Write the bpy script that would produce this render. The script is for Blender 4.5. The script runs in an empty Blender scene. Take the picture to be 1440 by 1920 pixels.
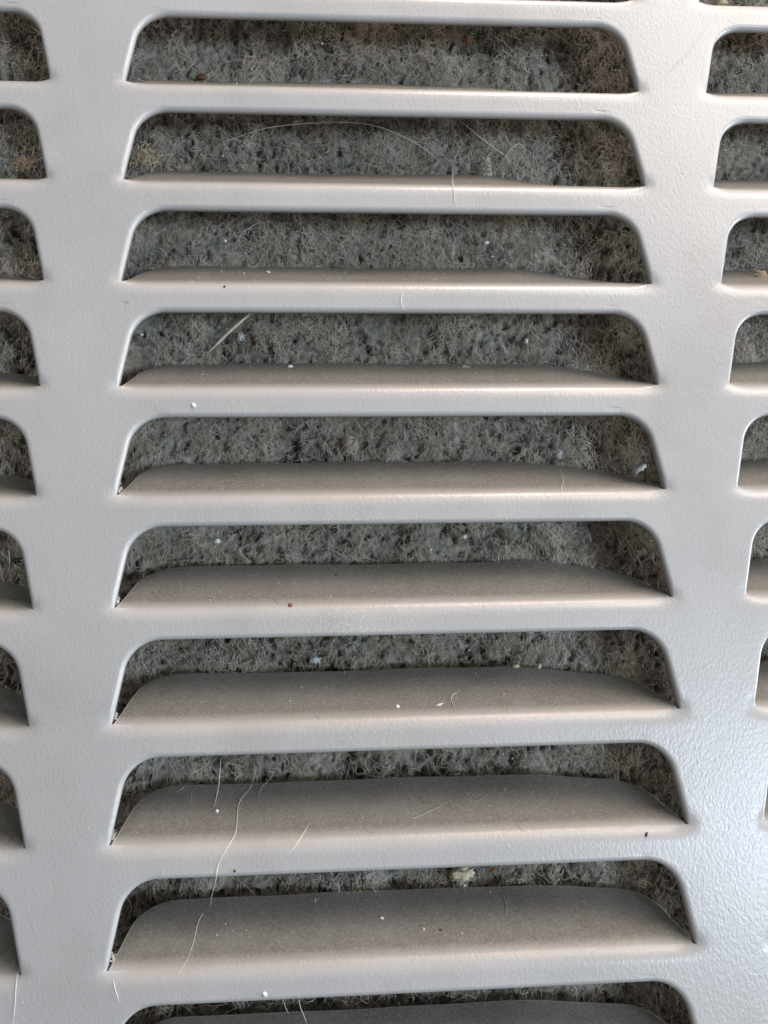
import bpy, bmesh, math, random
import numpy as np
from mathutils import Matrix, Vector

# ------------------------------------------------------------------ camera, light, exposure
MM = 0.001
sc = bpy.context.scene
C = sc.collection

def rotvec(a):
    a = np.array(a, float); th = np.linalg.norm(a); k = a / th
    K = np.array([[0, -k[2], k[1]], [k[2], 0, -k[0]], [-k[1], k[0], 0]])
    return np.eye(3) + math.sin(th) * K + (1 - math.cos(th)) * K @ K

CAM_POS = (-10.891, -124.8243, -32.0017)          # millimetres in front of the grille face
_R = rotvec((0.1476, 0.0172, -0.0711))            # columns: right, forward, up
cd = bpy.data.cameras.new('camera')
cam = bpy.data.objects.new('camera', cd); C.objects.link(cam)
m3 = Matrix(((_R[0, 0], _R[0, 2], -_R[0, 1]), (_R[1, 0], _R[1, 2], -_R[1, 1]), (_R[2, 0], _R[2, 2], -_R[2, 1])))
cam.matrix_world = Matrix.Translation(Vector(CAM_POS) * MM) @ m3.to_4x4()
cd.sensor_fit = 'VERTICAL'; cd.sensor_height = 36; cd.sensor_width = 27
cd.lens = 1750 / 1920 * 36
cd.clip_start = 0.005; cd.clip_end = 20
cd.dof.use_dof = True; cd.dof.focus_distance = 0.1285; cd.dof.aperture_fstop = 64
sc.camera = cam

world = bpy.data.worlds.new('World'); sc.world = world; world.use_nodes = True
bg = world.node_tree.nodes['Background']
bg.inputs['Color'].default_value = (1.0, 0.985, 0.955, 1); bg.inputs['Strength'].default_value = 0.18

def area_lamp(name, loc, target, size, size_y, power, color):
    l = bpy.data.lights.new(name, 'AREA'); l.shape = 'RECTANGLE'; l.size = size; l.size_y = size_y
    l.energy = power; l.color = color
    o = bpy.data.objects.new(name, l); C.objects.link(o); o.location = loc
    o.rotation_euler = (Vector(target) - Vector(loc)).to_track_quat('-Z', 'Y').to_euler()
    return o
# warm room lamp almost straight above the grille, raking down its face
area_lamp('ceiling_lamp', (0.18, -0.085, 0.68), (0, 0, 0), 0.20, 0.03, 3.6, (1.0, 0.79, 0.68))
# broad warm light from the lit room above and in front
area_lamp('room_light', (0.20, -0.19, 0.24), (0, 0, 0.02), 0.20, 0.22, 1.12, (1.0, 0.90, 0.82))
# cool window light from the lower right: the pane ahead and the pane further round to the side
area_lamp('window_light', (0.46, -0.78, -0.21), (0, 0, -0.03), 0.155, 0.155, 3.5, (0.67, 0.83, 1.0))
area_lamp('side_window_light', (0.92, -0.13, -0.14), (0, 0, -0.03), 0.26, 0.40, 8.0, (0.82, 0.91, 1.0))

sc.view_settings.view_transform = 'Standard'; sc.view_settings.look = 'None'
sc.view_settings.exposure = 0.13; sc.view_settings.gamma = 1.0
sc.view_settings.use_curve_mapping = False

rng = np.random.default_rng(11)
random.seed(5)

# ------------------------------------------------------------------ materials
def new_mat(name):
    m = bpy.data.materials.new(name); m.use_nodes = True
    nt = m.node_tree
    return m, nt, nt.nodes, nt.links, nt.nodes['Principled BSDF']

def N(nodes, t, **kw):
    n = nodes.new(t)
    for k, v in kw.items(): setattr(n, k, v)
    return n

def noise(nodes, links, pos, scale, detail=3, rough=0.5):
    n = N(nodes, 'ShaderNodeTexNoise'); n.inputs['Scale'].default_value = scale
    n.inputs['Detail'].default_value = detail; n.inputs['Roughness'].default_value = rough
    links.new(pos, n.inputs['Vector']); return n

def ramp(nodes, links, fac, stops):
    r = N(nodes, 'ShaderNodeValToRGB')
    while len(r.color_ramp.elements) < len(stops): r.color_ramp.elements.new(0.5)
    for e, (p, c) in zip(r.color_ramp.elements, stops):
        e.position = p; e.color = c if len(c) == 4 else (*c, 1)
    links.new(fac, r.inputs['Fac']); return r

def math_node(nodes, links, op, a, b=None, c=None, clamp=False):
    n = N(nodes, 'ShaderNodeMath', operation=op); n.use_clamp = clamp
    for i, v in enumerate((a, b, c)):
        if v is None: continue
        if isinstance(v, (int, float)): n.inputs[i].default_value = v
        else: links.new(v, n.inputs[i])
    return n.outputs[0]

def mix_col(nodes, links, fac, a, b):
    n = N(nodes, 'ShaderNodeMix', data_type='RGBA')
    if isinstance(fac, (int, float)): n.inputs[0].default_value = fac
    else: links.new(fac, n.inputs[0])
    for i, v in ((6, a), (7, b)):
        if isinstance(v, tuple): n.inputs[i].default_value = (*v, 1)
        else: links.new(v, n.inputs[i])
    return n.outputs[2]

def paint_material():
    m, nt, nd, lk, bs = new_mat('grey_textured_paint')
    geo = N(nd, 'ShaderNodeNewGeometry'); pos = geo.outputs['Position']
    sep = N(nd, 'ShaderNodeSeparateXYZ'); lk.new(pos, sep.inputs[0])
    # base paint with faint clouding
    n1 = noise(nd, lk, pos, 60, 3)
    base = ramp(nd, lk, n1.outputs['Fac'], [(0.3, (0.45, 0.447, 0.447)), (0.7, (0.495, 0.488, 0.482))]).outputs[0]
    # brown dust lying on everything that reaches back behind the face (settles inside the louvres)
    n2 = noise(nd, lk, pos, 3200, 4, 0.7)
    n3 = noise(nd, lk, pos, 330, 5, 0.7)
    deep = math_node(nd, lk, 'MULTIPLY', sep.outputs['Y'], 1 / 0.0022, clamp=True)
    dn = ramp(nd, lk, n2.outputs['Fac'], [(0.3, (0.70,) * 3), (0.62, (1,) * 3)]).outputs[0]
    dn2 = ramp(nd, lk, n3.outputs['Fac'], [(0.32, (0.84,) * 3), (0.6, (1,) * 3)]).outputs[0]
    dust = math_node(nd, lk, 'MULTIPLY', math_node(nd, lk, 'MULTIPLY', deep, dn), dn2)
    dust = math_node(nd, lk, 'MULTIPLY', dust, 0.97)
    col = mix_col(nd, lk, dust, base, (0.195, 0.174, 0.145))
    n7 = noise(nd, lk, pos, 2600, 5, 0.75)
    sp = ramp(nd, lk, n7.outputs['Fac'], [(0.52, (0,) * 3), (0.68, (0.9,) * 3)]).outputs[0]
    col = mix_col(nd, lk, math_node(nd, lk, 'MULTIPLY', sp, deep), col, (0.42, 0.385, 0.335))
    # pale rubbed streak down the middle of the bars
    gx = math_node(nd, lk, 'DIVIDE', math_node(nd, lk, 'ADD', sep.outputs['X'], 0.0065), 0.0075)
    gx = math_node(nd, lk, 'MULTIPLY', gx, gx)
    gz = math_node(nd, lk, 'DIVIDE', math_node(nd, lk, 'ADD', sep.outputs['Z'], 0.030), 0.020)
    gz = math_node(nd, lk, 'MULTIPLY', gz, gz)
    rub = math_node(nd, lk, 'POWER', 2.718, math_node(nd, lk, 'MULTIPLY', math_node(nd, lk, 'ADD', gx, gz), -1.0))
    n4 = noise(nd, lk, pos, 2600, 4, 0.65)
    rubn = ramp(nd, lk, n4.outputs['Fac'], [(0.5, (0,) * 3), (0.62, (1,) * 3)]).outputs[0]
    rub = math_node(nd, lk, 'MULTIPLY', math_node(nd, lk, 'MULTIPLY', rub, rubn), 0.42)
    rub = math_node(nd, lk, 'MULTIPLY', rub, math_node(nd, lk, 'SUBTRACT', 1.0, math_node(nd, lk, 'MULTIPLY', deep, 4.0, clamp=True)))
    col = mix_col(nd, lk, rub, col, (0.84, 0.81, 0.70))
    # faint handling smudges
    n6 = noise(nd, lk, pos, 38, 5, 0.65)
    sm = ramp(nd, lk, n6.outputs['Fac'], [(0.50, (0,) * 3), (0.66, (0.22,) * 3)]).outputs[0]
    col = mix_col(nd, lk, sm, col, (0.30, 0.28, 0.25))
    # edge highlight painted as a pale colour along the cut rims of the louvres
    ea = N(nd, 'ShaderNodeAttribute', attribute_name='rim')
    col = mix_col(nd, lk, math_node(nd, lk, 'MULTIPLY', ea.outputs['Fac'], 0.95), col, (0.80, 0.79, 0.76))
    lk.new(col, bs.inputs['Base Color'])
    rg = ramp(nd, lk, n2.outputs['Fac'], [(0.3, (0.23,) * 3), (0.7, (0.35,) * 3)]).outputs[0]
    rgd = math_node(nd, lk, 'MULTIPLY_ADD', dust, 0.45, rg)
    lk.new(rgd, bs.inputs['Roughness'])
    bs.inputs['Specular IOR Level'].default_value = 0.5
    # powder-coat orange peel
    mp = N(nd, 'ShaderNodeMapping'); mp.inputs['Rotation'].default_value = (0, 0.5, 0); mp.inputs['Scale'].default_value = (1.0, 1.0, 0.62)
    lk.new(pos, mp.inputs['Vector'])
    p1 = noise(nd, lk, mp.outputs[0], 2700, 2, 0.5)
    p2 = noise(nd, lk, pos, 1100, 2, 0.5)
    hsum = math_node(nd, lk, 'MULTIPLY_ADD', p2.outputs['Fac'], 0.5, p1.outputs['Fac'])
    bp = N(nd, 'ShaderNodeBump'); bp.inputs['Strength'].default_value = 1.0; bp.inputs['Distance'].default_value = 0.000031
    lk.new(hsum, bp.inputs['Height']); lk.new(bp.outputs[0], bs.inputs['Normal'])
    return m

def attr_material(name, stops, rough=0.9, noise_scale=250, sheen=0.0, transl=0.0):
    """fibre colour from a per-strand 'tone' value and a slow cloudiness"""
    m, nt, nd, lk, bs = new_mat(name)
    at = N(nd, 'ShaderNodeAttribute', attribute_name='tone')
    geo = N(nd, 'ShaderNodeNewGeometry')
    r = ramp(nd, lk, at.outputs['Fac'], stops)
    n = noise(nd, lk, geo.outputs['Position'], noise_scale, 3)
    w = ramp(nd, lk, n.outputs['Fac'], [(0.36, (1.0, 0.95, 0.87)), (0.66, (0.99, 0.865, 0.74))])
    mx = N(nd, 'ShaderNodeMix', data_type='RGBA', blend_type='MULTIPLY'); mx.inputs[0].default_value = 1
    lk.new(r.outputs[0], mx.inputs[6]); lk.new(w.outputs[0], mx.inputs[7])
    lk.new(mx.outputs[2], bs.inputs['Base Color'])
    bs.inputs['Roughness'].default_value = rough
    bs.inputs['Specular IOR Level'].default_value = 0.25
    return m

def plain(name, col, rough=0.7, var=0.25, scale=1500, bump=0.0, transmission=0.0):
    m, nt, nd, lk, bs = new_mat(name)
    geo = N(nd, 'ShaderNodeNewGeometry')
    n = noise(nd, lk, geo.outputs['Position'], scale, 4, 0.6)
    a = tuple(max(0, c * (1 - var)) for c in col); b = tuple(min(1, c * (1 + var)) for c in col)
    r = ramp(nd, lk, n.outputs['Fac'], [(0.3, a), (0.7, b)])
    lk.new(r.outputs[0], bs.inputs['Base Color'])
    bs.inputs['Roughness'].default_value = rough
    if transmission: bs.inputs['Transmission Weight'].default_value = transmission
    if bump:
        bp = N(nd, 'ShaderNodeBump'); bp.inputs['Distance'].default_value = bump
        lk.new(n.outputs['Fac'], bp.inputs['Height']); lk.new(bp.outputs[0], bs.inputs['Normal'])
    return m

PAINT = paint_material()
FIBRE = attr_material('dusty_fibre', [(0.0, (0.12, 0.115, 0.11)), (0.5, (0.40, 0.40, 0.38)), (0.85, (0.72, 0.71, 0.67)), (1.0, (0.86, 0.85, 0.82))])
HAIR_WHITE = plain('pale_hair', (0.82, 0.79, 0.72), 0.4, 0.1)
HAIR_GREY = plain('grey_hair', (0.50, 0.48, 0.44), 0.4, 0.2)
STRAW = plain('straw', (0.60, 0.50, 0.36), 0.5, 0.25)
WHITE = plain('white_grit', (0.85, 0.87, 0.88), 0.35, 0.08)
CREAM = plain('cream_lint', (0.70, 0.63, 0.50), 0.9, 0.2)
YELLOW = plain('yellow_crumb', (0.86, 0.76, 0.52), 0.9, 0.15, bump=0.0001)
BROWN = plain('brown_crumb', (0.12, 0.055, 0.03), 0.5, 0.4)
RUST = plain('rust_crumb', (0.32, 0.13, 0.06), 0.7, 0.4)
DARK = plain('dark_grit', (0.03, 0.025, 0.02), 0.5, 0.3)
TAN = plain('tan_dust', (0.66, 0.52, 0.36), 0.95, 0.3)

# ------------------------------------------------------------------ object helpers
def link_mesh(name, verts, faces, mat, parent=None, smooth=True):
    me = bpy.data.meshes.new(name); me.from_pydata([tuple(v) for v in verts], [], faces)
    if smooth: me.polygons.foreach_set('use_smooth', [True] * len(me.polygons))
    me.materials.append(mat); me.update()
    o = bpy.data.objects.new(name, me); C.objects.link(o)
    if parent: o.parent = parent
    return o

def tag(o, label=None, cat=None, group=None, kind=None):
    if label: o['label'] = label
    if cat: o['category'] = cat
    if group: o['group'] = group
    if kind: o['kind'] = kind
    return o

def empty(name, loc=(0, 0, 0)):
    o = bpy.data.objects.new(name, None); C.objects.link(o); o.location = loc
    o.empty_display_size = 0.005
    return o

# ------------------------------------------------------------------ louvred grille
PITCH = 15.0; COL = 85.61; W0 = 37.6           # row pitch, column pitch, half width of a slot at its hinge
ZS = -10.7                                      # hinge line below the slot's top edge
RB = 2.3; TH = math.radians(54)                 # bend radius and angle of the louvres
ZB = ZS - RB * math.sin(TH); YS = RB * (1 - math.cos(TH))
FLAP = 10.4
SIDE_IN = 2.3; FIL = 4.8                        # inward lean of the slot's sides, corner radius
CELL_T, CELL_B = 1.0, -14.0

def smooth(t):
    t = np.clip(t, 0, 1); return t * t * (3 - 2 * t)

def end_fade(x):
    return smooth((W0 + 1.6 - np.abs(x)) / 4.2)

def dent(x, z, tick=(0, 0, 0)):
    """how far the sheet is pulled back behind the face at (x, z) of a cell"""
    x = np.asarray(x, float); z = np.asarray(z, float)
    t = np.clip((z - ZB) / RB, 0, math.sin(TH))
    f = RB - np.sqrt(RB * RB - (t * RB) ** 2)
    f = np.where(z > ZS, YS * np.exp(-((z - ZS) / 1.1) ** 2), f)
    mark = tick[0] * np.exp(-((x - 31.6 - tick[1]) / 0.6) ** 2 - ((z - 0.95) / 0.7) ** 2) - tick[2] * np.exp(-((x + 31.6 + tick[1]) / 0.5) ** 2 - ((z - 0.8) / 0.35) ** 2)
    return f * end_fade(x) + mark

def outline(half, lean, height, fil, n_side, n_fil, n_top, xb=None):
    """open outline from bottom left over the top to bottom right: points, outward normals"""
    bl = np.array([-half, 0.0]); tl = np.array([-half + lean, height])
    d = tl - bl; d /= np.linalg.norm(d)
    ang = math.pi - math.acos(np.dot(d, np.array([-1.0, 0])) * -1)  # interior angle helper
    # fillet between the side (direction d) and the top edge (direction +x)
    cosang = np.dot(-d, np.array([1.0, 0])); a = math.acos(cosang)
    tlen = fil / math.tan(a / 2)
    p0 = tl - d * tlen; nin = np.array([d[1], -d[0]])
    cen = p0 + nin * fil
    pts = []; nor = []
    for i in range(n_side):
        p = bl + (p0 - bl) * i / n_side
        pts.append(p); nor.append(-nin)
    a0 = math.atan2(*( (p0 - cen)[::-1])); a1 = math.pi / 2
    for i in range(n_fil + 1):
        t = a0 + (a1 - a0) * i / n_fil
        v = np.array([math.cos(t), math.sin(t)]); pts.append(cen + v * fil); nor.append(v)
    xl = pts[-1][0]
    left = list(zip(pts, nor))
    top = [(np.array([xl + (-2 * xl) * i / n_top, height]), np.array([0, 1.0])) for i in range(1, n_top)]
    right = [(np.array([-p[0], p[1]]), np.array([-n[0], n[1]])) for p, n in reversed(left)]
    allp = left + top + right
    return np.array([p for p, n in allp]), np.array([n for p, n in allp]), len(left)

def plate_cell(cx, zt):
    tick = (random.uniform(0.01, 0.07), random.uniform(-0.6, 0.6), random.choice((0, 0.03, 0.07)))
    n_side, n_fil, n_top, n_bot = 16, 12, 92, 60
    P, NR, nl = outline(W0, SIDE_IN, -ZS, FIL, n_side, n_fil, n_top)
    P = P + np.array([0, ZS])
    NR = -NR * 1.0                               # now pointing into the opening's rim (away from sheet)
    n_open = len(P)
    bot = np.array([[W0 - 2 * W0 * i / n_bot, ZS] for i in range(1, n_bot)])
    H = np.vstack([P, bot]); nrm = np.vstack([-NR, np.tile([0, -1.0], (len(bot), 1))])
    n = len(H)
    # matching points on the cell's rectangle
    hx = COL / 2
    k = nl - n_fil // 2 - 1                      # split of the corner fillet
    def seg(m, a, b): return [np.array(a) + (np.array(b) - np.array(a)) * i / m for i in range(m)]
    rect = seg(k, (-hx, CELL_B), (-hx, CELL_T)) + seg(n_open - 1 - 2 * k, (-hx, CELL_T), (hx, CELL_T)) + \
        seg(k, (hx, CELL_T), (hx, CELL_B)) + seg(n_bot, (hx, CELL_B), (-hx, CELL_B))
    rect = np.array(rect); assert len(rect) == n, (len(rect), n)
    # rim radius: rolled edge on sides and top, none along the hinge; a touch larger between the tool marks
    r = np.full(n, 0.56)
    for i in range(n_open):
        up = H[i, 1] - ZS; r[i] *= min(1.0, 0.30 + up / 2.2)
    r[n_open:] = 0.0
    rings = []
    for t in (0, .12, .25, .4, .55, .68, .79, .88, .95, 1.0):
        inner = H + nrm * r[:, None]
        q = rect + (inner - rect) * t
        rings.append(np.column_stack([q[:, 0], dent(q[:, 0], q[:, 1], tick), q[:, 1]]))
    for kk in range(1, 6):
        ph = kk / 5 * math.pi / 2
        q = H + nrm * (r * (1 - math.sin(ph)))[:, None]
        rings.append(np.column_stack([q[:, 0], dent(q[:, 0], q[:, 1], tick) + r * (1 - math.cos(ph)), q[:, 1]]))
    base_d = dent(H[:, 0], H[:, 1], tick)
    rings.append(np.column_stack([H[:, 0], base_d + 1.15, H[:, 1]]))
    rings.append(np.column_stack([H[:, 0] + nrm[:, 0] * 1.5, base_d * 0 + 1.3, H[:, 1] + nrm[:, 1] * 1.5]))
    rings.append(np.column_stack([rect[:, 0], rect[:, 0] * 0 + 1.3, rect[:, 1]]))
    V = np.vstack(rings) + np.array([cx, 0, zt])
    F = []
    for a in range(len(rings) - 1):
        for i in range(n):
            if a >= 9 and i >= n_open - 1: continue        # along the hinge the louvre carries on
            j = (i + 1) % n
            F.append((a * n + i, a * n + j, (a + 1) * n + j, (a + 1) * n + i))
    return V, F

def build_face_plate(parent):
    V = []; F = []; off = 0
    for c in (-1, 0, 1):
        for rw in range(0, 11):
            v, f = plate_cell(c * COL, 75 - PITCH * rw)
            V.append(v); F += [tuple(k + off for k in q) for q in f]; off += len(v)
    V = np.vstack(V) * MM
    o = link_mesh('face_plate', V, F, PAINT, parent)
    bm = bmesh.new(); bm.from_mesh(o.data)
    bmesh.ops.remove_doubles(bm, verts=bm.verts, dist=0.00001)
    bmesh.ops.recalc_face_normals(bm, faces=bm.faces)
    bm.to_mesh(o.data); bm.free()
    return o

def flap_mesh(seed):
    g = np.random.default_rng(seed); k1, k2, k3 = g.uniform(-1, 1, 3); fz = g.uniform(0, 6.28, 4)
    """one louvre, hinge at the slot's top edge origin; blade leans up and back"""
    t_sheet = 1.0; rr = 0.27; kerf = 0.12
    P, NR, nl = outline(W0 - kerf, 2.7, FLAP, 6.3, 16, 14, 50)
    n = len(P)
    def place(x, h, d):
        """x across, h along the blade, d below its upper face; the right end is pressed back a little further"""
        f = end_fade(x)
        th = TH + math.radians(10 + 1.5 * k1) * smooth((x - 16 - 2 * k2) / 20) * smooth(h / 5.0) + math.radians(0.6 * k3) * smooth(h / 3.0)
        th = th + math.radians(0.55) * smooth(h / 3.0) * (np.sin(x * 0.16 + fz[0]) + 0.6 * np.sin(x * 0.41 + fz[1]))
        ny, nz = np.sin(th), np.cos(th)
        y = YS + h * ny - (1 - f) * YS * np.exp(-h / 2.0)
        z = ZS + h * nz
        return np.stack([x, y + d * nz, z - d * ny], -1)
    V = []; F = []
    # upper face: rows across between left and right outline points (mirror pairs), then rim rings
    inner = P - NR * rr
    inner[0] = P[0] * [1, 1]; inner[-1] = P[-1]
    inner[0, 1] = 0; inner[-1, 1] = 0; inner[0, 0] += rr; inner[-1, 0] -= rr
    half = n // 2
    pairs = [(i, n - 1 - i) for i in range(nl)]
    nu = 40
    rows = []
    for (a, b) in pairs:
        xs = inner[a, 0] + (inner[b, 0] - inner[a, 0]) * np.linspace(0, 1, nu + 1)
        # spread columns evenly but let ends follow the outline
        rows.append(place(xs, np.full(nu + 1, inner[a, 1]), 0.0))
    for rw in rows: V.append(rw)
    for r_ in range(len(rows) - 1):
        for i in range(nu):
            a = r_ * (nu + 1) + i
            F.append((a, a + 1, a + nu + 2, a + nu + 1))
    off = len(rows) * (nu + 1)
    # rim path: left column upward, top row, right column downward
    path = [r_ * (nu + 1) for r_ in range(len(rows))] + [(len(rows) - 1) * (nu + 1) + i for i in range(1, nu)] + \
        [r_ * (nu + 1) + nu for r_ in range(len(rows) - 1, -1, -1)]
    allv = np.vstack(V)
    pn = []
    px = []
    for i in range(nl): px.append(inner[i]); pn.append(NR[i])
    xs = inner[nl - 1, 0] + (inner[n - nl, 0] - inner[nl - 1, 0]) * np.linspace(0, 1, nu + 1)
    for i in range(1, nu): px.append(np.array([xs[i], inner[nl - 1, 1]])); pn.append(np.array([0, 1.0]))
    for i in range(n - nl, n): px.append(inner[i]); pn.append(NR[i])
    px = np.array(px); pn = np.array(pn); assert len(px) == len(path)
    prev = path; m = len(path)
    for kk in range(1, 6):
        if kk <= 4:
            ph = kk / 4 * math.pi / 2; q = px + pn * rr * math.sin(ph); d = rr * (1 - math.cos(ph))
        else:
            q = px + pn * rr; d = t_sheet
        V.append(place(q[:, 0], np.maximum(q[:, 1], 0), d))
        cur = [off + i for i in range(m)]; off += m
        for i in range(m - 1): F.append((prev[i], prev[i + 1], cur[i + 1], cur[i]))
        prev = cur
    # underside
    start = off
    for rw_i, (a, b) in enumerate(pairs):
        xs = inner[a, 0] + (inner[b, 0] - inner[a, 0]) * np.linspace(0, 1, nu + 1)
        V.append(place(xs, np.full(nu + 1, inner[a, 1]), t_sheet + 0.001))
    for r_ in range(len(rows) - 1):
        for i in range(nu):
            a = start + r_ * (nu + 1) + i
            F.append((a, a + nu + 1, a + nu + 2, a + 1))
    me = bpy.data.meshes.new('louvre'); me.from_pydata([tuple(v) for v in np.vstack(V) * MM], [], F)
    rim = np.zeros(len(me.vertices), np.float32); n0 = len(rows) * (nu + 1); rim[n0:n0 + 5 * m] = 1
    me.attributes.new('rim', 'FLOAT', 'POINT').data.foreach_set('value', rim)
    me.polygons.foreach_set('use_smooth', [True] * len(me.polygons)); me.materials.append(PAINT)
    bm = bmesh.new(); bm.from_mesh(me); bmesh.ops.recalc_face_normals(bm, faces=bm.faces); bm.to_mesh(me); bm.free()
    return me

def build_border(parent):
    """plain margin of the sheet round the field of slots"""
    x1 = 1.5 * COL; z0, z1 = 75 - PITCH * 10 + CELL_B, 75 + CELL_T; w = 45
    V = []; F = []
    for (a, b, c, d) in ((-x1 - w, x1 + w, z1, z1 + w), (-x1 - w, x1 + w, z0 - w, z0), (-x1 - w, -x1, z0, z1), (x1, x1 + w, z0, z1)):
        k = len(V)
        V += [(x, y, z) for y in (0, 1.3) for x, z in ((a, c), (b, c), (b, d), (a, d))]
        F += [(k, k + 1, k + 2, k + 3), (k + 7, k + 6, k + 5, k + 4)] + [(k + i, k + 4 + i, k + 4 + (i + 1) % 4, k + (i + 1) % 4) for i in range(4)]
    return link_mesh('border', np.array(V) * MM, F, PAINT, parent, smooth=False)

grille = tag(empty('louvred_grille'), 'grey painted louvred vent grille with rows of wide slots', 'grille')
build_face_plate(grille)
build_border(grille)
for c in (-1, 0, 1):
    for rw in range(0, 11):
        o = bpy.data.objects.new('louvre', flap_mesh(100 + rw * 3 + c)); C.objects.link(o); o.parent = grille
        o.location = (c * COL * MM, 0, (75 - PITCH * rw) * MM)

# ------------------------------------------------------------------ dusty filter pad behind the grille
def worley(x, z, cell, seed):
    """distance to the nearest of jittered points"""
    g = np.random.default_rng(seed)
    ix = np.floor(x / cell).astype(int); iz = np.floor(z / cell).astype(int)
    ox, oz = ix.min() - 2, iz.min() - 2
    jx = g.random((ix.max() - ox + 4, iz.max() - oz + 4)); jz = g.random(jx.shape)
    d1 = np.full(x.shape, 9e9)
    for a in (-1, 0, 1):
        for b in (-1, 0, 1):
            cx = (ix + a + jx[ix + a - ox, iz + b - oz]) * cell
            cz = (iz + b + jz[ix + a - ox, iz + b - oz]) * cell
            d1 = np.minimum(d1, (x - cx) ** 2 + (z - cz) ** 2)
    return np.sqrt(d1) / cell

def vnoise(x, z, cell, seed):
    g = np.random.default_rng(seed); T = g.random((256, 256))
    u = x / cell + 64; v = z / cell + 64
    i = np.floor(u).astype(int); j = np.floor(v).astype(int); fu = smooth(u - i); fv = smooth(v - j)
    i &= 255; j &= 255; i1 = (i + 1) & 255; j1 = (j + 1) & 255
    return (T[i, j] * (1 - fu) + T[i1, j] * fu) * (1 - fv) + (T[i, j1] * (1 - fu) + T[i1, j1] * fu) * fv

FX0, FX1, FZ0, FZ1 = -66.0, 72.0, -92.0, 81.0
def pad_height(x, z):
    """front surface of the pad (mm behind the face): soft undulation of a dust-laden mat"""
    return 13.1 - 1.5 * vnoise(x, z, 9.0, 3) - 1.7 * vnoise(x, z, 4.0, 4) ** 1.5

def spread(a, b, st, lo, hi):
    """fine steps between a and b, growing coarser out to lo and hi"""
    mid = list(np.arange(a, b, st)); s_ = st; p = mid[0]; left = []
    while p > lo: s_ = min(s_ * 1.15, 2.5); p -= s_; left.append(p)
    s_ = st; p = mid[-1]; right = []
    while p < hi: s_ = min(s_ * 1.15, 2.5); p += s_; right.append(p)
    return np.array(left[::-1] + mid + right)

def hollows(x, z):
    """uneven field whose low values are the torn gaps between matted clumps"""
    u = 0.82 * x + 0.57 * z + 0.7 * vnoise(x, z, 1.1, 55); v = -0.57 * x + 0.82 * z + 0.7 * vnoise(x, z, 1.1, 56)
    return 0.42 * vnoise(u, v, 0.85, 51) + 0.33 * vnoise(v, u, 0.5, 53) + 0.25 * vnoise(x, z + 5, 3.4, 54)

def build_pad(parent):
    st = 0.30
    xs = spread(FX0, FX1, st, -118, 118); zs = spread(FZ0, FZ1, st, -100, 90)
    X, Z = np.meshgrid(xs, zs, indexing='ij')
    X = X + rng.normal(0, 0.05, X.shape); Z = Z + rng.normal(0, 0.05, Z.shape)
    hol = hollows(X, Z)
    deep = smooth((0.46 - hol) / 0.16)                      # irregular torn hollows between the matted clumps
    Y = pad_height(X, Z) + 0.6 + 1.7 * deep - 0.7 * (vnoise(X, Z, 0.55, 52) - 0.5) + rng.normal(0, 0.12, X.shape)
    V = np.stack([X, Y, Z], -1).reshape(-1, 3) * MM
    nx, nz = X.shape
    i = np.arange(nx - 1)[:, None] * nz + np.arange(nz - 1)[None, :]
    F = np.stack([i, i + nz, i + nz + 1, i + 1], -1).reshape(-1, 4)
    me = bpy.data.meshes.new('foam_mat')
    me.vertices.add(len(V)); me.vertices.foreach_set('co', V.ravel())
    me.loops.add(F.size); me.loops.foreach_set('vertex_index', F.ravel())
    me.polygons.add(len(F)); me.polygons.foreach_set('loop_start', np.arange(0, F.size, 4))
    me.polygons.foreach_set('loop_total', np.full(len(F), 4))
    me.update(calc_edges=True)
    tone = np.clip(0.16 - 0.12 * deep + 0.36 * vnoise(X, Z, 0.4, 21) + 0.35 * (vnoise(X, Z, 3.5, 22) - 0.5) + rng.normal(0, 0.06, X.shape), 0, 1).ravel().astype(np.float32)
    at = me.attributes.new('tone', 'FLOAT', 'POINT'); at.data.foreach_set('value', tone)
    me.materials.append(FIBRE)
    o = bpy.data.objects.new('foam_mat', me); C.objects.link(o); o.parent = parent
    return o

def strands_mesh(name, pts, rad, tone, sides=3):
    """pts (n, k, 3) in mm; rad (n, k); tone (n,) -> one mesh of thin tubes"""
    n, k, _ = pts.shape
    tan = np.gradient(pts, axis=1); tan /= np.linalg.norm(tan, axis=2, keepdims=True) + 1e-9
    ref = np.where(np.abs(tan[..., 1:2]) < 0.9, np.array([0, 1.0, 0]), np.array([1.0, 0, 0]))
    a = np.cross(tan, ref); a /= np.linalg.norm(a, axis=2, keepdims=True) + 1e-9
    b = np.cross(tan, a)
    ang = np.arange(sides) / sides * 2 * math.pi
    V = pts[:, :, None, :] + rad[:, :, None, None] * (a[:, :, None, :] * np.cos(ang)[None, None, :, None] + b[:, :, None, :] * np.sin(ang)[None, None, :, None])
    V = V.reshape(-1, 3) * MM
    base = (np.arange(n) * k * sides)[:, None, None] + (np.arange(k - 1) * sides)[None, :, None]
    s = np.arange(sides)[None, None, :]; s1 = (np.arange(sides) + 1) % sides; s1 = s1[None, None, :]
    F = np.stack([base + s, base + s1, base + sides + s1, base + sides + s], -1).reshape(-1, 4)
    me = bpy.data.meshes.new(name)
    me.vertices.add(len(V)); me.vertices.foreach_set('co', V.ravel())
    me.loops.add(F.size); me.loops.foreach_set('vertex_index', F.ravel().astype(np.int32))
    me.polygons.add(len(F)); me.polygons.foreach_set('loop_start', np.arange(0, F.size, 4))
    me.polygons.foreach_set('loop_total', np.full(len(F), 4))
    me.polygons.foreach_set('use_smooth', np.ones(len(F), bool))
    me.update(calc_edges=True)
    at = me.attributes.new('tone', 'FLOAT', 'POINT'); at.data.foreach_set('value', np.repeat(tone, k * sides).astype(np.float32))
    return me

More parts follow.
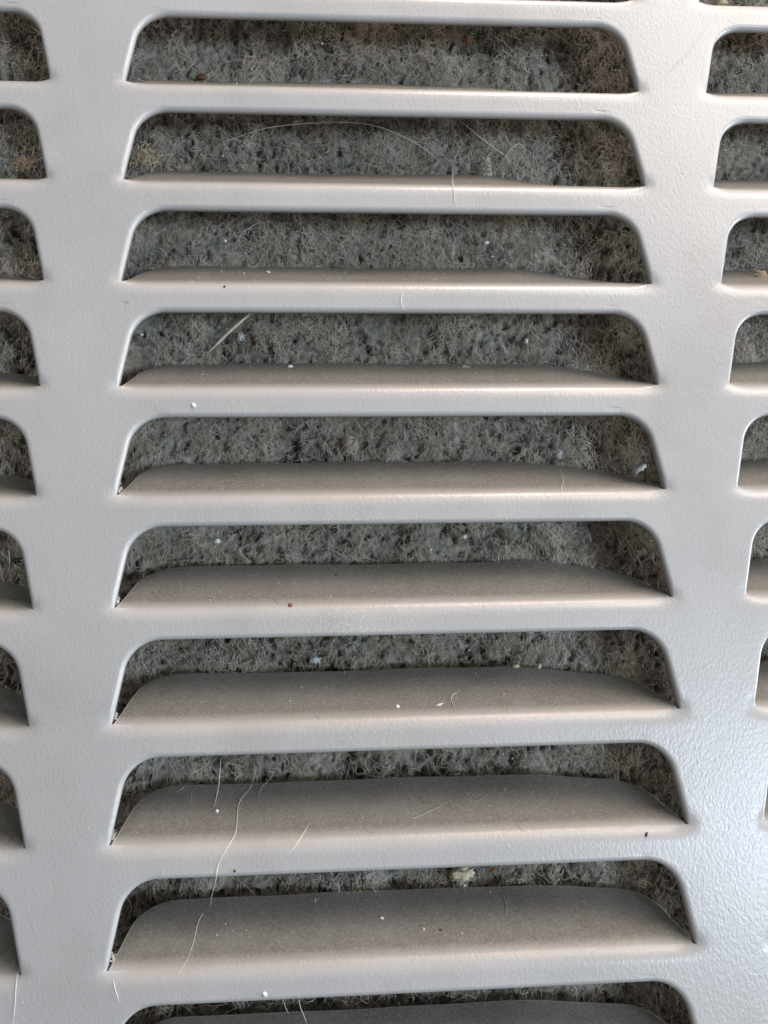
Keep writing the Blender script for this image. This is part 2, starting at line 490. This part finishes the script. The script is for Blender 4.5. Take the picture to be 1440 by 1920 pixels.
def wander(n, k, start, direction, length, curl, g):
    """n curved strands of k points"""
    d = direction / (np.linalg.norm(direction, axis=1, keepdims=True) + 1e-9)
    axis = g.normal(size=(n, 3)); bend = np.cross(d, axis); bend /= np.linalg.norm(bend, axis=1, keepdims=True) + 1e-9
    t = np.linspace(-0.5, 0.5, k)[None, :, None]
    L = length[:, None, None]
    p = start[:, None, :] + d[:, None, :] * t * L + bend[:, None, :] * (t * t - 0.08) * L * curl[:, None, None]
    b2 = np.cross(d, bend)
    p += b2[:, None, :] * np.sin(t * 6.0 + g.random((n, 1, 1)) * 6) * L * curl[:, None, None] * 0.15
    return p

def build_fibres(parent):
    g = np.random.default_rng(77)
    parts = []
    n = 280000
    x = g.uniform(FX0, FX1, n); z = g.uniform(FZ0, FZ1, n)
    dens = vnoise(x, z, 1.5, 31); clump = smooth((vnoise(x, z, 4.2, 41) * 0.65 + vnoise(x, z, 1.9, 42) * 0.35 - 0.42) / 0.25)
    hol = hollows(x, z)
    keep = g.random(n) < np.clip(0.9 * (dens - 0.1) + 0.4 * clump, 0.08, 1) * (0.25 + 0.75 * smooth((hol - 0.33) / 0.12))
    x, z, clump = x[keep][:142000], z[keep][:142000], clump[keep][:142000]; n = len(x)
    lift = g.exponential(0.34, n) * (1 + 0.9 * clump)
    st = np.column_stack([x, pad_height(x, z) + 0.35 - np.minimum(lift, 2.2), z])
    th = g.normal(math.pi / 2, 0.85, n)
    dr = np.column_stack([np.cos(th) * 0.8, g.normal(0, 0.4, n), np.sin(th)])
    p = wander(n, 3, st, dr, g.gamma(3.0, 0.34, n) + 0.4, g.uniform(0.05, 0.8, n), g)
    r = (g.uniform(0.018, 0.046, n)[:, None] * np.array([0.7, 1.1, 0.6])[None])
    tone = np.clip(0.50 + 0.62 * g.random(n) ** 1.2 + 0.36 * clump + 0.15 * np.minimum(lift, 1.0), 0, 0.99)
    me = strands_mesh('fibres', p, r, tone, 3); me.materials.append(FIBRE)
    o = bpy.data.objects.new('fibres', me); C.objects.link(o); o.parent = parent; o['kind'] = 'stuff'
    # longer, finer flyaway threads in front of the mat
    n = 5200
    x = g.uniform(FX0, FX1, n); z = g.uniform(FZ0, FZ1, n)
    y = pad_height(x, z) - g.exponential(0.55, n); y[:420] -= 1.2
    st = np.column_stack([x, np.maximum(y, 9.4), z])
    th = g.uniform(0, math.pi, n)
    dr = np.column_stack([np.cos(th), g.normal(0, 0.22, n), np.sin(th)])
    p = wander(n, 7, st, dr, g.gamma(4, 0.95, n) + 1, g.uniform(0.1, 0.8, n), g)
    p[..., 1] = np.maximum(p[..., 1], 8.6)
    r = np.repeat(g.uniform(0.014, 0.03, n)[:, None], 7, 1)
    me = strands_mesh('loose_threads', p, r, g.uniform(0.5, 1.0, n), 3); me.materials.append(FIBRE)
    o = bpy.data.objects.new('loose_threads', me); C.objects.link(o); o.parent = parent; o['kind'] = 'stuff'

pad = tag(empty('filter_pad', (0, 0, 0)), 'matted dusty grey filter pad seen through the slots', 'filter')
build_pad(pad); build_fibres(pad)

# ------------------------------------------------------------------ hairs, crumbs and lint
def catmull(p, per=6):
    p = np.array(p, float)
    if len(p) == 2: return p[0] + (p[1] - p[0]) * np.linspace(0, 1, per + 1)[:, None]
    q = np.vstack([2 * p[0] - p[1], p, 2 * p[-1] - p[-2]]); out = []
    for i in range(1, len(q) - 2):
        for t in np.arange(per) / per:
            a, b, c, d = q[i - 1], q[i], q[i + 1], q[i + 2]
            out.append(0.5 * (2 * b + (c - a) * t + (2 * a - 5 * b + 4 * c - d) * t * t + (3 * b - a - 3 * c + d) * t ** 3))
    out.append(q[-2]); return np.array(out)

def strand(name, pts, r, mat, label, cat='hair', group=None, wob=0.0):
    """a single hair: a thin tapering tube through the points (mm)"""
    p = catmull(pts)
    if wob: p[1:-1] += rng.normal(0, wob, p[1:-1].shape)
    k = len(p); cen = p[0].copy()
    tap = np.clip(np.minimum(np.arange(k), np.arange(k)[::-1]) / (0.2 * k), 0.45, 1)
    me = strands_mesh(name, (p - cen)[None], (r * tap)[None], np.array([0.7]), 5); me.materials.append(mat)
    o = bpy.data.objects.new(name, me); C.objects.link(o); o.location = Vector(cen) * MM
    return tag(o, label, cat, group)

def crumb(name, at, size, mat, label, cat='crumb', group=None, rough=0.3, sub=2):
    bm = bmesh.new(); bmesh.ops.create_icosphere(bm, subdivisions=sub, radius=1)
    for v in bm.verts:
        k = 1 + random.uniform(-rough, rough)
        v.co = Vector((v.co.x * size[0], v.co.y * size[1], v.co.z * size[2])) * k * MM
    me = bpy.data.meshes.new(name); bm.to_mesh(me); bm.free(); me.materials.append(mat)
    me.polygons.foreach_set('use_smooth', [sub > 1] * len(me.polygons))
    o = bpy.data.objects.new(name, me); C.objects.link(o); o.location = Vector(at) * MM
    o.rotation_euler = (0, random.uniform(-.5, .5), 0)
    return tag(o, label, cat, group)

def lint(name, at, size, mat, label, n=40, r=0.035, cat='lint', group=None, seed=1):
    g = np.random.default_rng(seed)
    c = g.normal(0, 0.45, (n, 3)) * np.array(size)
    d = g.normal(size=(n, 3)) * np.array(size)
    p = wander(n, 6, c, d, g.uniform(0.6, 1.6, n) * np.mean(size), g.uniform(0.3, 1.4, n), g)
    me = strands_mesh(name, p, np.full((n, 6), r) * g.uniform(0.6, 1.4, (n, 1)), g.random(n), 4); me.materials.append(mat)
    o = bpy.data.objects.new(name, me); C.objects.link(o); o.location = Vector(at) * MM
    return tag(o, label, cat, group)

strand('hair', [(-23.95, 9.50, 45.68), (-17.85, 9.50, 47.91), (-9.65, 9.50, 48.95), (-2.21, 9.50, 48.83), (3.56, 9.50, 46.71), (7.65, 9.50, 43.94), (9.90, 9.50, 41.32)], 0.070, HAIR_WHITE, 'long thin pale hair arching across the second slot from the top', 'hair')
strand('hair', [(10.97, 9.00, 50.49), (15.24, 9.20, 46.84), (17.77, 9.60, 45.06), (20.13, 10.20, 44.00)], 0.075, HAIR_WHITE, 'short pale hair slanting down right in the second slot', 'hair')
strand('hair', [(21.64, 10.20, 43.67), (22.47, 9.80, 45.25), (21.19, 9.60, 46.01), (19.47, 9.80, 44.30), (18.46, 10.20, 42.54)], 0.050, HAIR_WHITE, 'small looped hair beside the cream tuft in the second slot', 'hair')
strand('hair', [(13.73, 10.00, 47.91), (11.59, 9.00, 44.17), (10.60, 7.50, 40.94), (9.42, 1.20, 35.14), (9.37, -0.15, 32.38), (9.59, -0.30, 30.44)], 0.035, HAIR_WHITE, 'fine pale hair hanging from the second slot onto the bar below', 'hair')
strand('hair', [(41.30, -0.12, 51.09), (42.90, -0.30, 52.82), (45.24, -0.60, 55.27), (47.27, -0.50, 57.84), (49.29, -0.15, 60.78)], 0.032, HAIR_GREY, 'straight pale hair on the flat strip at top right', 'hair')
strand('hair', [(-19.73, 10.00, -47.56), (-20.30, 8.50, -50.12), (-21.71, 6.14, -51.83), (-21.84, 1.97, -54.86), (-22.64, 0.32, -56.23), (-23.81, -0.08, -58.36), (-24.10, -0.30, -60.09), (-25.21, 5.00, -63.41), (-25.79, 8.30, -65.27), (-26.97, 6.43, -66.62), (-27.40, 3.44, -68.80), (-27.92, 1.46, -70.24), (-28.72, 0.19, -71.44)], 0.042, HAIR_WHITE, 'long kinked pale hair draped over two lower left louvres', 'hair')
strand('hair', [(-24.19, 6.00, -45.84), (-24.44, 6.50, -49.04), (-24.83, 7.45, -50.88), (-25.06, 5.64, -52.20)], 0.055, HAIR_WHITE, 'short thick white hair hanging at the left of the eighth slot', 'hair')
strand('hair', [(-16.76, 9.60, -47.90), (-17.86, 9.40, -49.42), (-18.90, 8.20, -50.33), (-19.23, 6.44, -51.61)], 0.035, HAIR_GREY, 'thin grey hair poking from the filter beside the long kinked hair', 'hair')
strand('hair', [(-12.33, 2.79, -54.27), (-13.69, 0.50, -56.00), (-15.19, -0.08, -57.77)], 0.042, HAIR_WHITE, 'straight short pale hair lying across the bend of the eighth louvre', 'hair')
strand('hair', [(-0.19, 3.16, -54.00), (1.43, 3.02, -54.10), (3.31, 3.71, -53.60), (5.79, 4.87, -52.76)], 0.040, HAIR_GREY, 'wispy curved hair lying in the middle of the eighth louvre', 'hair')
strand('hair', [(-13.84, -0.10, -74.54), (-13.69, 1.50, -76.36), (-13.28, 4.00, -78.36), (-12.86, 7.00, -80.77)], 0.042, HAIR_WHITE, 'pale hair dangling from the lowest bar into the bottom slot', 'hair')
strand('hair', [(-15.84, 0.20, -74.80), (-15.56, 3.00, -76.93), (-15.29, 5.00, -78.30)], 0.035, HAIR_WHITE, 'tiny hair dangling left of the longer one in the bottom slot', 'hair')
strand('hair', [(-48.21, -0.15, -70.35), (-48.31, -0.30, -71.77), (-48.39, -0.25, -73.63), (-48.58, -0.15, -76.21)], 0.045, HAIR_WHITE, 'pale hair running down the left strip at the bottom corner', 'hair')
strand('hair', [(-36.67, -0.12, -71.50), (-36.33, -0.40, -72.60), (-35.90, -0.15, -74.12)], 0.045, HAIR_WHITE, 'short pale hair under the lower left slot corner', 'hair')
strand('hair', [(-22.58, 10.20, -16.54), (-21.56, 9.80, -17.99), (-20.45, 9.20, -19.29)], 0.060, HAIR_WHITE, 'stubby pale hair at the left of the sixth slot', 'hair')
strand('hair', [(-22.82, 8.00, -29.84), (-22.18, 9.20, -31.03), (-21.50, 10.00, -32.08)], 0.040, HAIR_GREY, 'tiny hair slanting under the bar at the left of the seventh slot', 'hair')
strand('hair', [(8.46, 4.73, -37.86), (7.50, 4.29, -38.18), (7.05, 3.38, -38.84), (7.20, 2.11, -39.76), (7.34, 1.21, -40.41)], 0.035, HAIR_WHITE, 'hook shaped fine hair on the seventh louvre', 'hair')
strand('hair', [(13.97, 7.66, -65.73), (14.12, 6.38, -66.66), (13.72, 5.29, -67.45)], 0.045, HAIR_GREY, 'tiny curved hair on the ninth louvre', 'hair')
strand('hair', [(24.57, 6.63, -6.48), (24.17, 3.72, -8.59), (23.04, 0.96, -10.59), (22.97, -0.08, -12.67)], 0.035, HAIR_WHITE, 'fine hair trailing over the bend at the right of the fifth louvre', 'hair')
strand('hair', [(1.70, -0.10, 17.93), (1.28, -0.25, 16.69), (1.63, -0.10, 15.03)], 0.040, HAIR_WHITE, 'short faint hair across the bar under the third slot', 'hair')
strand('hair', [(-8.20, 9.60, 34.13), (-5.82, 9.20, 31.38), (-1.80, 9.80, 27.57)], 0.055, HAIR_GREY, 'straight grey hair slanting down the middle of the third slot', 'hair')
strand('hair', [(-22.76, 10.00, 28.17), (-21.75, 9.40, 30.45), (-19.53, 9.60, 32.28), (-17.14, 10.20, 33.02)], 0.060, HAIR_GREY, 'curved grey hair in the left part of the third slot', 'hair')
strand('splinter', [(-26.53, 10.20, 12.35), (-23.50, 9.60, 15.28), (-19.90, 8.80, 18.30)], 0.240, CREAM, 'pale slanting straw splinter in the fourth slot', 'splinter')
strand('splinter', [(-25.75, 10.20, 13.01), (-22.71, 9.60, 16.11), (-19.20, 8.90, 18.26)], 0.120, HAIR_GREY, 'thin grey sliver along the upper side of the straw splinter', 'splinter')
strand('straw', [(34.30, 9.20, 66.06), (34.99, 9.60, 63.74), (35.57, 10.20, 61.55)], 0.110, STRAW, 'short yellowish straw piece at the right of the top slot', 'straw')
strand('straw', [(-54.42, 9.40, 64.26), (-53.11, 9.40, 63.40), (-52.16, 9.80, 62.64)], 0.120, STRAW, 'tan straw bit in the top left corner slot', 'straw')
strand('straw', [(-54.12, 9.00, -16.82), (-54.05, 9.50, -19.03)], 0.090, HAIR_WHITE, 'pale upright fibre in a slot at the left edge', 'straw')
lint('lint_tuft', (16.31, 9.30, 41.48), (0.55, 0.5, 1.9), CREAM, 'cream lint tuft standing on the second louvre', n=110, r=0.060, cat='lint', seed=101)
lint('lint_tuft', (-36.35, 10.20, 43.42), (2.0, 0.6, 1.5), TAN, 'tan dust clump in the left corner of the second slot', n=110, r=0.060, cat='lint', seed=102)
lint('lint_tuft', (-5.57, 9.80, -2.04), (0.9, 0.5, 1.0), CREAM, 'cream lint tuft with orange tinge in the fifth slot', n=60, r=0.050, cat='lint', seed=103)
lint('lint_tuft', (25.20, 9.20, -3.77), (0.4, 0.4, 0.6), WHITE, 'small white lint knot at the tip of the fifth louvre', n=24, r=0.050, cat='lint', seed=104)
lint('lint_tuft', (-11.26, 10.00, -33.22), (0.6, 0.4, 0.35), WHITE, 'white lint flake resting at the seventh louvre tip', n=40, r=0.060, cat='lint', seed=105)
lint('lint_tuft', (-22.36, 10.60, -48.42), (0.7, 0.4, 0.7), CREAM, 'pale lint clump in the left of the eighth slot', n=45, r=0.050, cat='lint', seed=106)
lint('lint_tuft', (-21.83, 10.40, 14.73), (0.6, 0.4, 0.7), WHITE, 'whitish fluff beside the straw splinter', n=40, r=0.040, cat='lint', seed=107)
lint('lint_tuft', (-54.70, 10.20, 41.73), (1.8, 0.5, 0.9), TAN, 'tan fluff in the second slot of the left column', n=80, r=0.050, cat='lint', seed=108)
lint('lint_tuft', (10.44, 10.40, 28.63), (0.5, 0.4, 1.0), CREAM, 'cream fluff low in the middle of the third slot', n=45, r=0.045, cat='lint', seed=109)
lint('lint_tuft', (39.93, 8.50, 11.41), (0.6, 0.5, 1.0), TAN, 'tan web of lint in the right corner of the fourth slot', n=40, r=0.045, cat='lint', seed=110)
lint('lint_tuft', (-4.40, 10.00, -62.79), (0.6, 0.4, 0.4), WHITE, 'bluish white fluff in the ninth slot', n=40, r=0.040, cat='lint', seed=111)
lint('lint_tuft', (16.80, 9.90, -64.15), (1.4, 0.5, 0.4), CREAM, 'loose cream wisps right of the yellow crumb', n=30, r=0.030, cat='lint', seed=112)
lint('lint_tuft', (33.96, 10.20, -65.24), (1.2, 0.5, 0.5), CREAM, 'cream fluff at the right end of the ninth slot', n=70, r=0.050, cat='lint', seed=113)
lint('lint_tuft', (-36.41, -0.09, 16.23), (0.3, 0.3, 0.3), HAIR_GREY, 'grey speck of fluff on the left rim of the fourth slot', n=8, r=0.030, cat='lint', seed=114)
lint('lint_tuft', (11.34, 7.75, 9.32), (0.8, 0.2, 0.4), CREAM, 'little pale lint curl on the fourth louvre', n=16, r=0.035, cat='lint', seed=115)
lint('lint_tuft', (56.76, 5.35, 22.61), (0.8, 0.3, 1.2), TAN, 'tan dust smear on the third louvre at the right edge', n=50, r=0.050, cat='lint', seed=116)
lint('lint_tuft', (-11.78, 8.13, -65.37), (0.5, 0.3, 0.4), CREAM, 'small cream fluff on the upper part of the ninth louvre', n=14, r=0.030, cat='lint', seed=117)
lint('paint_sliver', (-37.47, 1.90, -9.71), (0.3, 0.4, 0.7), HAIR_WHITE, 'frayed pale sliver in the left hinge corner of the fifth slot', n=16, r=0.050, cat='sliver', seed=118)
lint('paint_sliver', (-37.40, 1.90, -24.83), (0.3, 0.4, 0.7), HAIR_WHITE, 'frayed pale sliver in the left hinge corner of the sixth slot', n=16, r=0.050, cat='sliver', seed=119)
lint('paint_sliver', (-37.38, 1.90, -39.91), (0.3, 0.4, 0.7), HAIR_WHITE, 'frayed pale sliver in the left hinge corner of the seventh slot', n=16, r=0.050, cat='sliver', seed=120)
lint('paint_sliver', (-37.36, 1.90, -54.99), (0.3, 0.4, 0.7), HAIR_WHITE, 'frayed pale sliver in the left hinge corner of the eighth slot', n=16, r=0.050, cat='sliver', seed=121)
lint('paint_sliver', (-37.21, 1.90, -69.41), (0.3, 0.4, 0.7), HAIR_WHITE, 'frayed pale sliver in the left hinge corner of the ninth slot', n=16, r=0.050, cat='sliver', seed=122)
lint('lint_tuft', (8.68, 9.20, -63.67), (1.5, 0.5, 0.9), CREAM, 'loose pale fibres wrapped round the yellow crumb', n=45, r=0.030, cat='lint', seed=123)
crumb('yellow_crumb', (8.58, 9.40, -63.01), (1.5, 0.6, 0.8), YELLOW, 'pale yellow crumb under the bar in the ninth slot', 'crumb', rough=0.42, sub=3)
crumb('rust_crumb', (13.15, 10.20, -62.79), (0.45, 0.4, 0.3), RUST, 'small rusty red crumb right of the yellow one', 'crumb', rough=0.25, sub=2)
crumb('rust_crumb', (-14.49, 0.69, -25.75), (0.32, 0.25, 0.28), RUST, 'tiny rust brown crumb on the bend of the sixth louvre', 'crumb', rough=0.25, sub=2)
crumb('dark_grit', (31.86, 0.07, -56.74), (0.17, 0.15, 0.32), DARK, 'tiny dark grain on the bend at the right of the eighth louvre', 'crumb', rough=0.25, sub=2)
crumb('brown_seed', (-28.03, 10.60, 56.87), (0.85, 0.5, 0.5), BROWN, 'dark brown seed low in the left of the top slot', 'seed', rough=0.10, sub=2)
crumb('brown_seed', (14.19, 10.80, 64.50), (0.4, 0.35, 0.7), RUST, 'dull red brown bit near the top of the top slot', 'seed', rough=0.25, sub=2)
crumb('white_grit', (-25.18, 9.60, -15.95), (0.42, 0.35, 0.42), WHITE, 'bright white grain at the left of the sixth slot', 'grain', rough=0.30, sub=2)
crumb('white_grit', (10.69, 9.80, -15.81), (0.36, 0.3, 0.36), WHITE, 'bright white grain right of centre in the sixth slot', 'grain', rough=0.30, sub=2)
crumb('white_grit', (-27.39, -0.07, 1.48), (0.3, 0.14, 0.3), WHITE, 'white grain on the bar under the fourth slot', 'grain', rough=0.30, sub=2)
crumb('white_grit', (-18.08, -0.07, -74.13), (0.3, 0.14, 0.3), WHITE, 'white grain on the lowest bar at left', 'grain', rough=0.30, sub=2)
crumb('white_grit', (21.27, 10.00, 14.08), (0.32, 0.3, 0.36), WHITE, 'bright bluish white grain right of centre in the fourth slot', 'grain', rough=0.25, sub=2)
crumb('white_grit', (40.08, 9.00, -22.00), (0.3, 0.3, 0.4), WHITE, 'white grain against the right rim of the sixth slot', 'grain', rough=0.25, sub=2)
crumb('white_grit', (-24.57, 5.01, -52.66), (0.24, 0.15, 0.22), WHITE, 'white grain on the eighth louvre under the thick white hair', 'grain', rough=0.25, sub=2)
crumb('white_grit', (-0.39, 2.46, -39.52), (0.27, 0.15, 0.25), WHITE, 'round white grain on the seventh louvre left of the flake', 'grain', rough=0.25, sub=2)
crumb('white_flake', (5.25, 2.57, -39.48), (0.55, 0.08, 0.2), WHITE, 'flat white flake on the seventh louvre', 'flake', rough=0.25, sub=2)
crumb('white_flake', (36.59, 7.40, -6.33), (0.95, 0.35, 0.55), WHITE, 'ragged white flake at the right end of the fifth louvre', 'flake', rough=0.50, sub=2)
crumb('white_grit', (8.91, 9.40, -64.43), (0.25, 0.2, 0.2), WHITE, 'tiny white grain under the yellow crumb', 'grain', rough=0.25, sub=2)
crumb('white_grit', (-14.50, 7.81, 9.34), (0.4, 0.1, 0.25), WHITE, 'pale dot on the upper part of the fourth louvre', 'grain', rough=0.25, sub=2)
crumb('white_grit', (-24.18, 9.80, 29.59), (0.25, 0.25, 0.25), WHITE, 'white grain in the left of the third slot', 'grain', rough=0.25, sub=2)
crumb('white_grit', (15.77, 10.20, 29.90), (0.45, 0.3, 0.3), WHITE, 'white grain in the right half of the third slot', 'grain', rough=0.25, sub=2)
crumb('tan_crumb', (17.29, 9.00, -34.70), (0.5, 0.3, 0.3), CREAM, 'cream crumb on the tip of the seventh louvre', 'crumb', rough=0.25, sub=2)
crumb('tan_crumb', (20.70, 9.00, -34.78), (0.25, 0.25, 0.4), CREAM, 'smaller cream crumb right of its twin on the seventh louvre', 'crumb', rough=0.25, sub=2)
crumb('tan_crumb', (-17.54, 6.17, 23.19), (0.3, 0.15, 0.2), CREAM, 'tiny tan crumb on the third louvre', 'crumb', rough=0.25, sub=2)
crumb('dark_grit', (-23.29, 0.19, 18.51), (0.16, 0.12, 0.16), DARK, 'tiny black grain at the bend of the third louvre', 'crumb', rough=0.25, sub=2)
crumb('dark_grit', (-8.19, 6.75, -21.42), (0.2, 0.12, 0.18), BROWN, 'tiny brown grain on the sixth louvre', 'crumb', rough=0.25, sub=2)
crumb('dark_grit', (-21.79, -0.05, -59.28), (0.15, 0.1, 0.2), DARK, 'tiny dark grain on the bar under the eighth slot', 'crumb', rough=0.25, sub=2)
crumb('dark_grit', (-39.61, 2.26, -54.70), (0.13, 0.08, 0.13), DARK, 'tiny dark grain on the left strip', 'crumb', rough=0.25, sub=2)
crumb('white_grit', (56.43, 9.80, 71.80), (0.9, 0.5, 0.5), YELLOW, 'yellow crumb at the very top of the right column', 'crumb', rough=0.25, sub=2)
crumb('white_grit', (-48.10, 8.83, 10.09), (0.13, 0.1, 0.32), WHITE, 'tiny upright white chip on the left strip', 'chip', rough=0.25, sub=2)
crumb('tan_crumb', (-2.87, 5.59, -67.26), (0.3, 0.12, 0.25), YELLOW, 'tiny yellowish grain on the ninth louvre', 'crumb', rough=0.25, sub=2)
crumb('tan_crumb', (2.48, 3.96, -68.44), (0.16, 0.12, 0.3), CREAM, 'tiny pale chip on the ninth louvre', 'crumb', rough=0.25, sub=2)
crumb('dark_grit', (4.71, 3.80, -68.56), (0.2, 0.12, 0.16), DARK, 'tiny dark grain beside the pale chip on the ninth louvre', 'crumb', rough=0.25, sub=2)

# fine dust nobody could count: pale specks and lint bits lying on the louvres and caught in the mat
def specks_mesh(name, pos, size, seed):
    g = np.random.default_rng(seed); n = len(pos)
    base = np.array([(1, 0, 0), (-1, 0, 0), (0, 1, 0), (0, -1, 0), (0, 0, 1), (0, 0, -1)], float)
    tri = np.array([(0, 2, 4), (2, 1, 4), (1, 3, 4), (3, 0, 4), (2, 0, 5), (1, 2, 5), (3, 1, 5), (0, 3, 5)])
    V = pos[:, None, :] + base[None] * size[:, None, None] * g.uniform(0.6, 1.3, (n, 6, 1))
    F = tri[None] + (np.arange(n) * 6)[:, None, None]
    me = bpy.data.meshes.new(name); me.from_pydata((V.reshape(-1, 3) * MM).tolist(), [], F.reshape(-1, 3).tolist())
    return me

def on_louvre(g, n):
    c = g.integers(-1, 2, n) * (g.random(n) < 0.3); rw = g.integers(0, 11, n); h = g.uniform(0.1, FLAP - 0.6, n) ** 1.0
    x = g.uniform(-30, 30, n)
    th = TH + math.radians(10) * smooth((x - 16) / 20) * smooth(h / 5.0)
    return np.column_stack([x + c * COL, YS + h * np.sin(th), 75 - PITCH * rw + ZS + h * np.cos(th)]), np.column_stack([0 * x, -np.cos(th), np.sin(th)])

g = np.random.default_rng(404)
P_, Nn = on_louvre(g, 3200)
sz = 0.025 + g.exponential(0.020, 3200)
me = specks_mesh('dust_specks', P_ + Nn * sz[:, None] * 0.6, sz, 1); me.materials.append(CREAM)
o = bpy.data.objects.new('dust_specks', me); C.objects.link(o)
tag(o, 'fine pale dust specks scattered over the louvre blades', 'dust', kind='stuff')
P_, Nn = on_louvre(g, 130)
d = np.cross(Nn, g.normal(size=(130, 3)))
p = wander(130, 6, P_ + Nn * 0.09, d, g.uniform(0.4, 2.2, 130), g.uniform(0.1, 0.9, 130), g)
off = ((p - (P_ + Nn * 0.09)[:, None]) * Nn[:, None]).sum(2, keepdims=True); p -= off * Nn[:, None] * 0.95
me = strands_mesh('lint_bits', p, np.full((130, 6), 0.026), g.random(130), 4); me.materials.append(HAIR_GREY)
o = bpy.data.objects.new('lint_bits', me); C.objects.link(o)
tag(o, 'tiny curled lint bits lying on the louvre blades', 'lint', kind='stuff')
n = 420
x = g.uniform(FX0, FX1, n); z = g.uniform(FZ0, FZ1, n)
sz = 0.04 + g.exponential(0.05, n)
me = specks_mesh('caught_specks', np.column_stack([x, pad_height(x, z) - 0.7 - g.random(n) * 0.6, z]), sz, 2); me.materials.append(WHITE)
o = bpy.data.objects.new('caught_specks', me); C.objects.link(o); o.parent = pad; o['kind'] = 'stuff'
n = 260
x = g.uniform(-62, 60, n); z = g.uniform(-84, 68, n); zr = (z - 75) % 15 - 15; col_ = np.abs((x + COL / 2) % COL - COL / 2)
ok = (col_ > 38.6) | (zr < ZB - 0.1); x, z = x[ok], z[ok]; n = len(x)
sz = 0.02 + g.exponential(0.022, n)
me = specks_mesh('face_specks', np.column_stack([x, -sz * 0.3, z]), sz, 3); me.materials.append(WHITE)
o = bpy.data.objects.new('face_specks', me); C.objects.link(o)
tag(o, 'sparse white dust specks on the flat grille face', 'dust', kind='stuff')
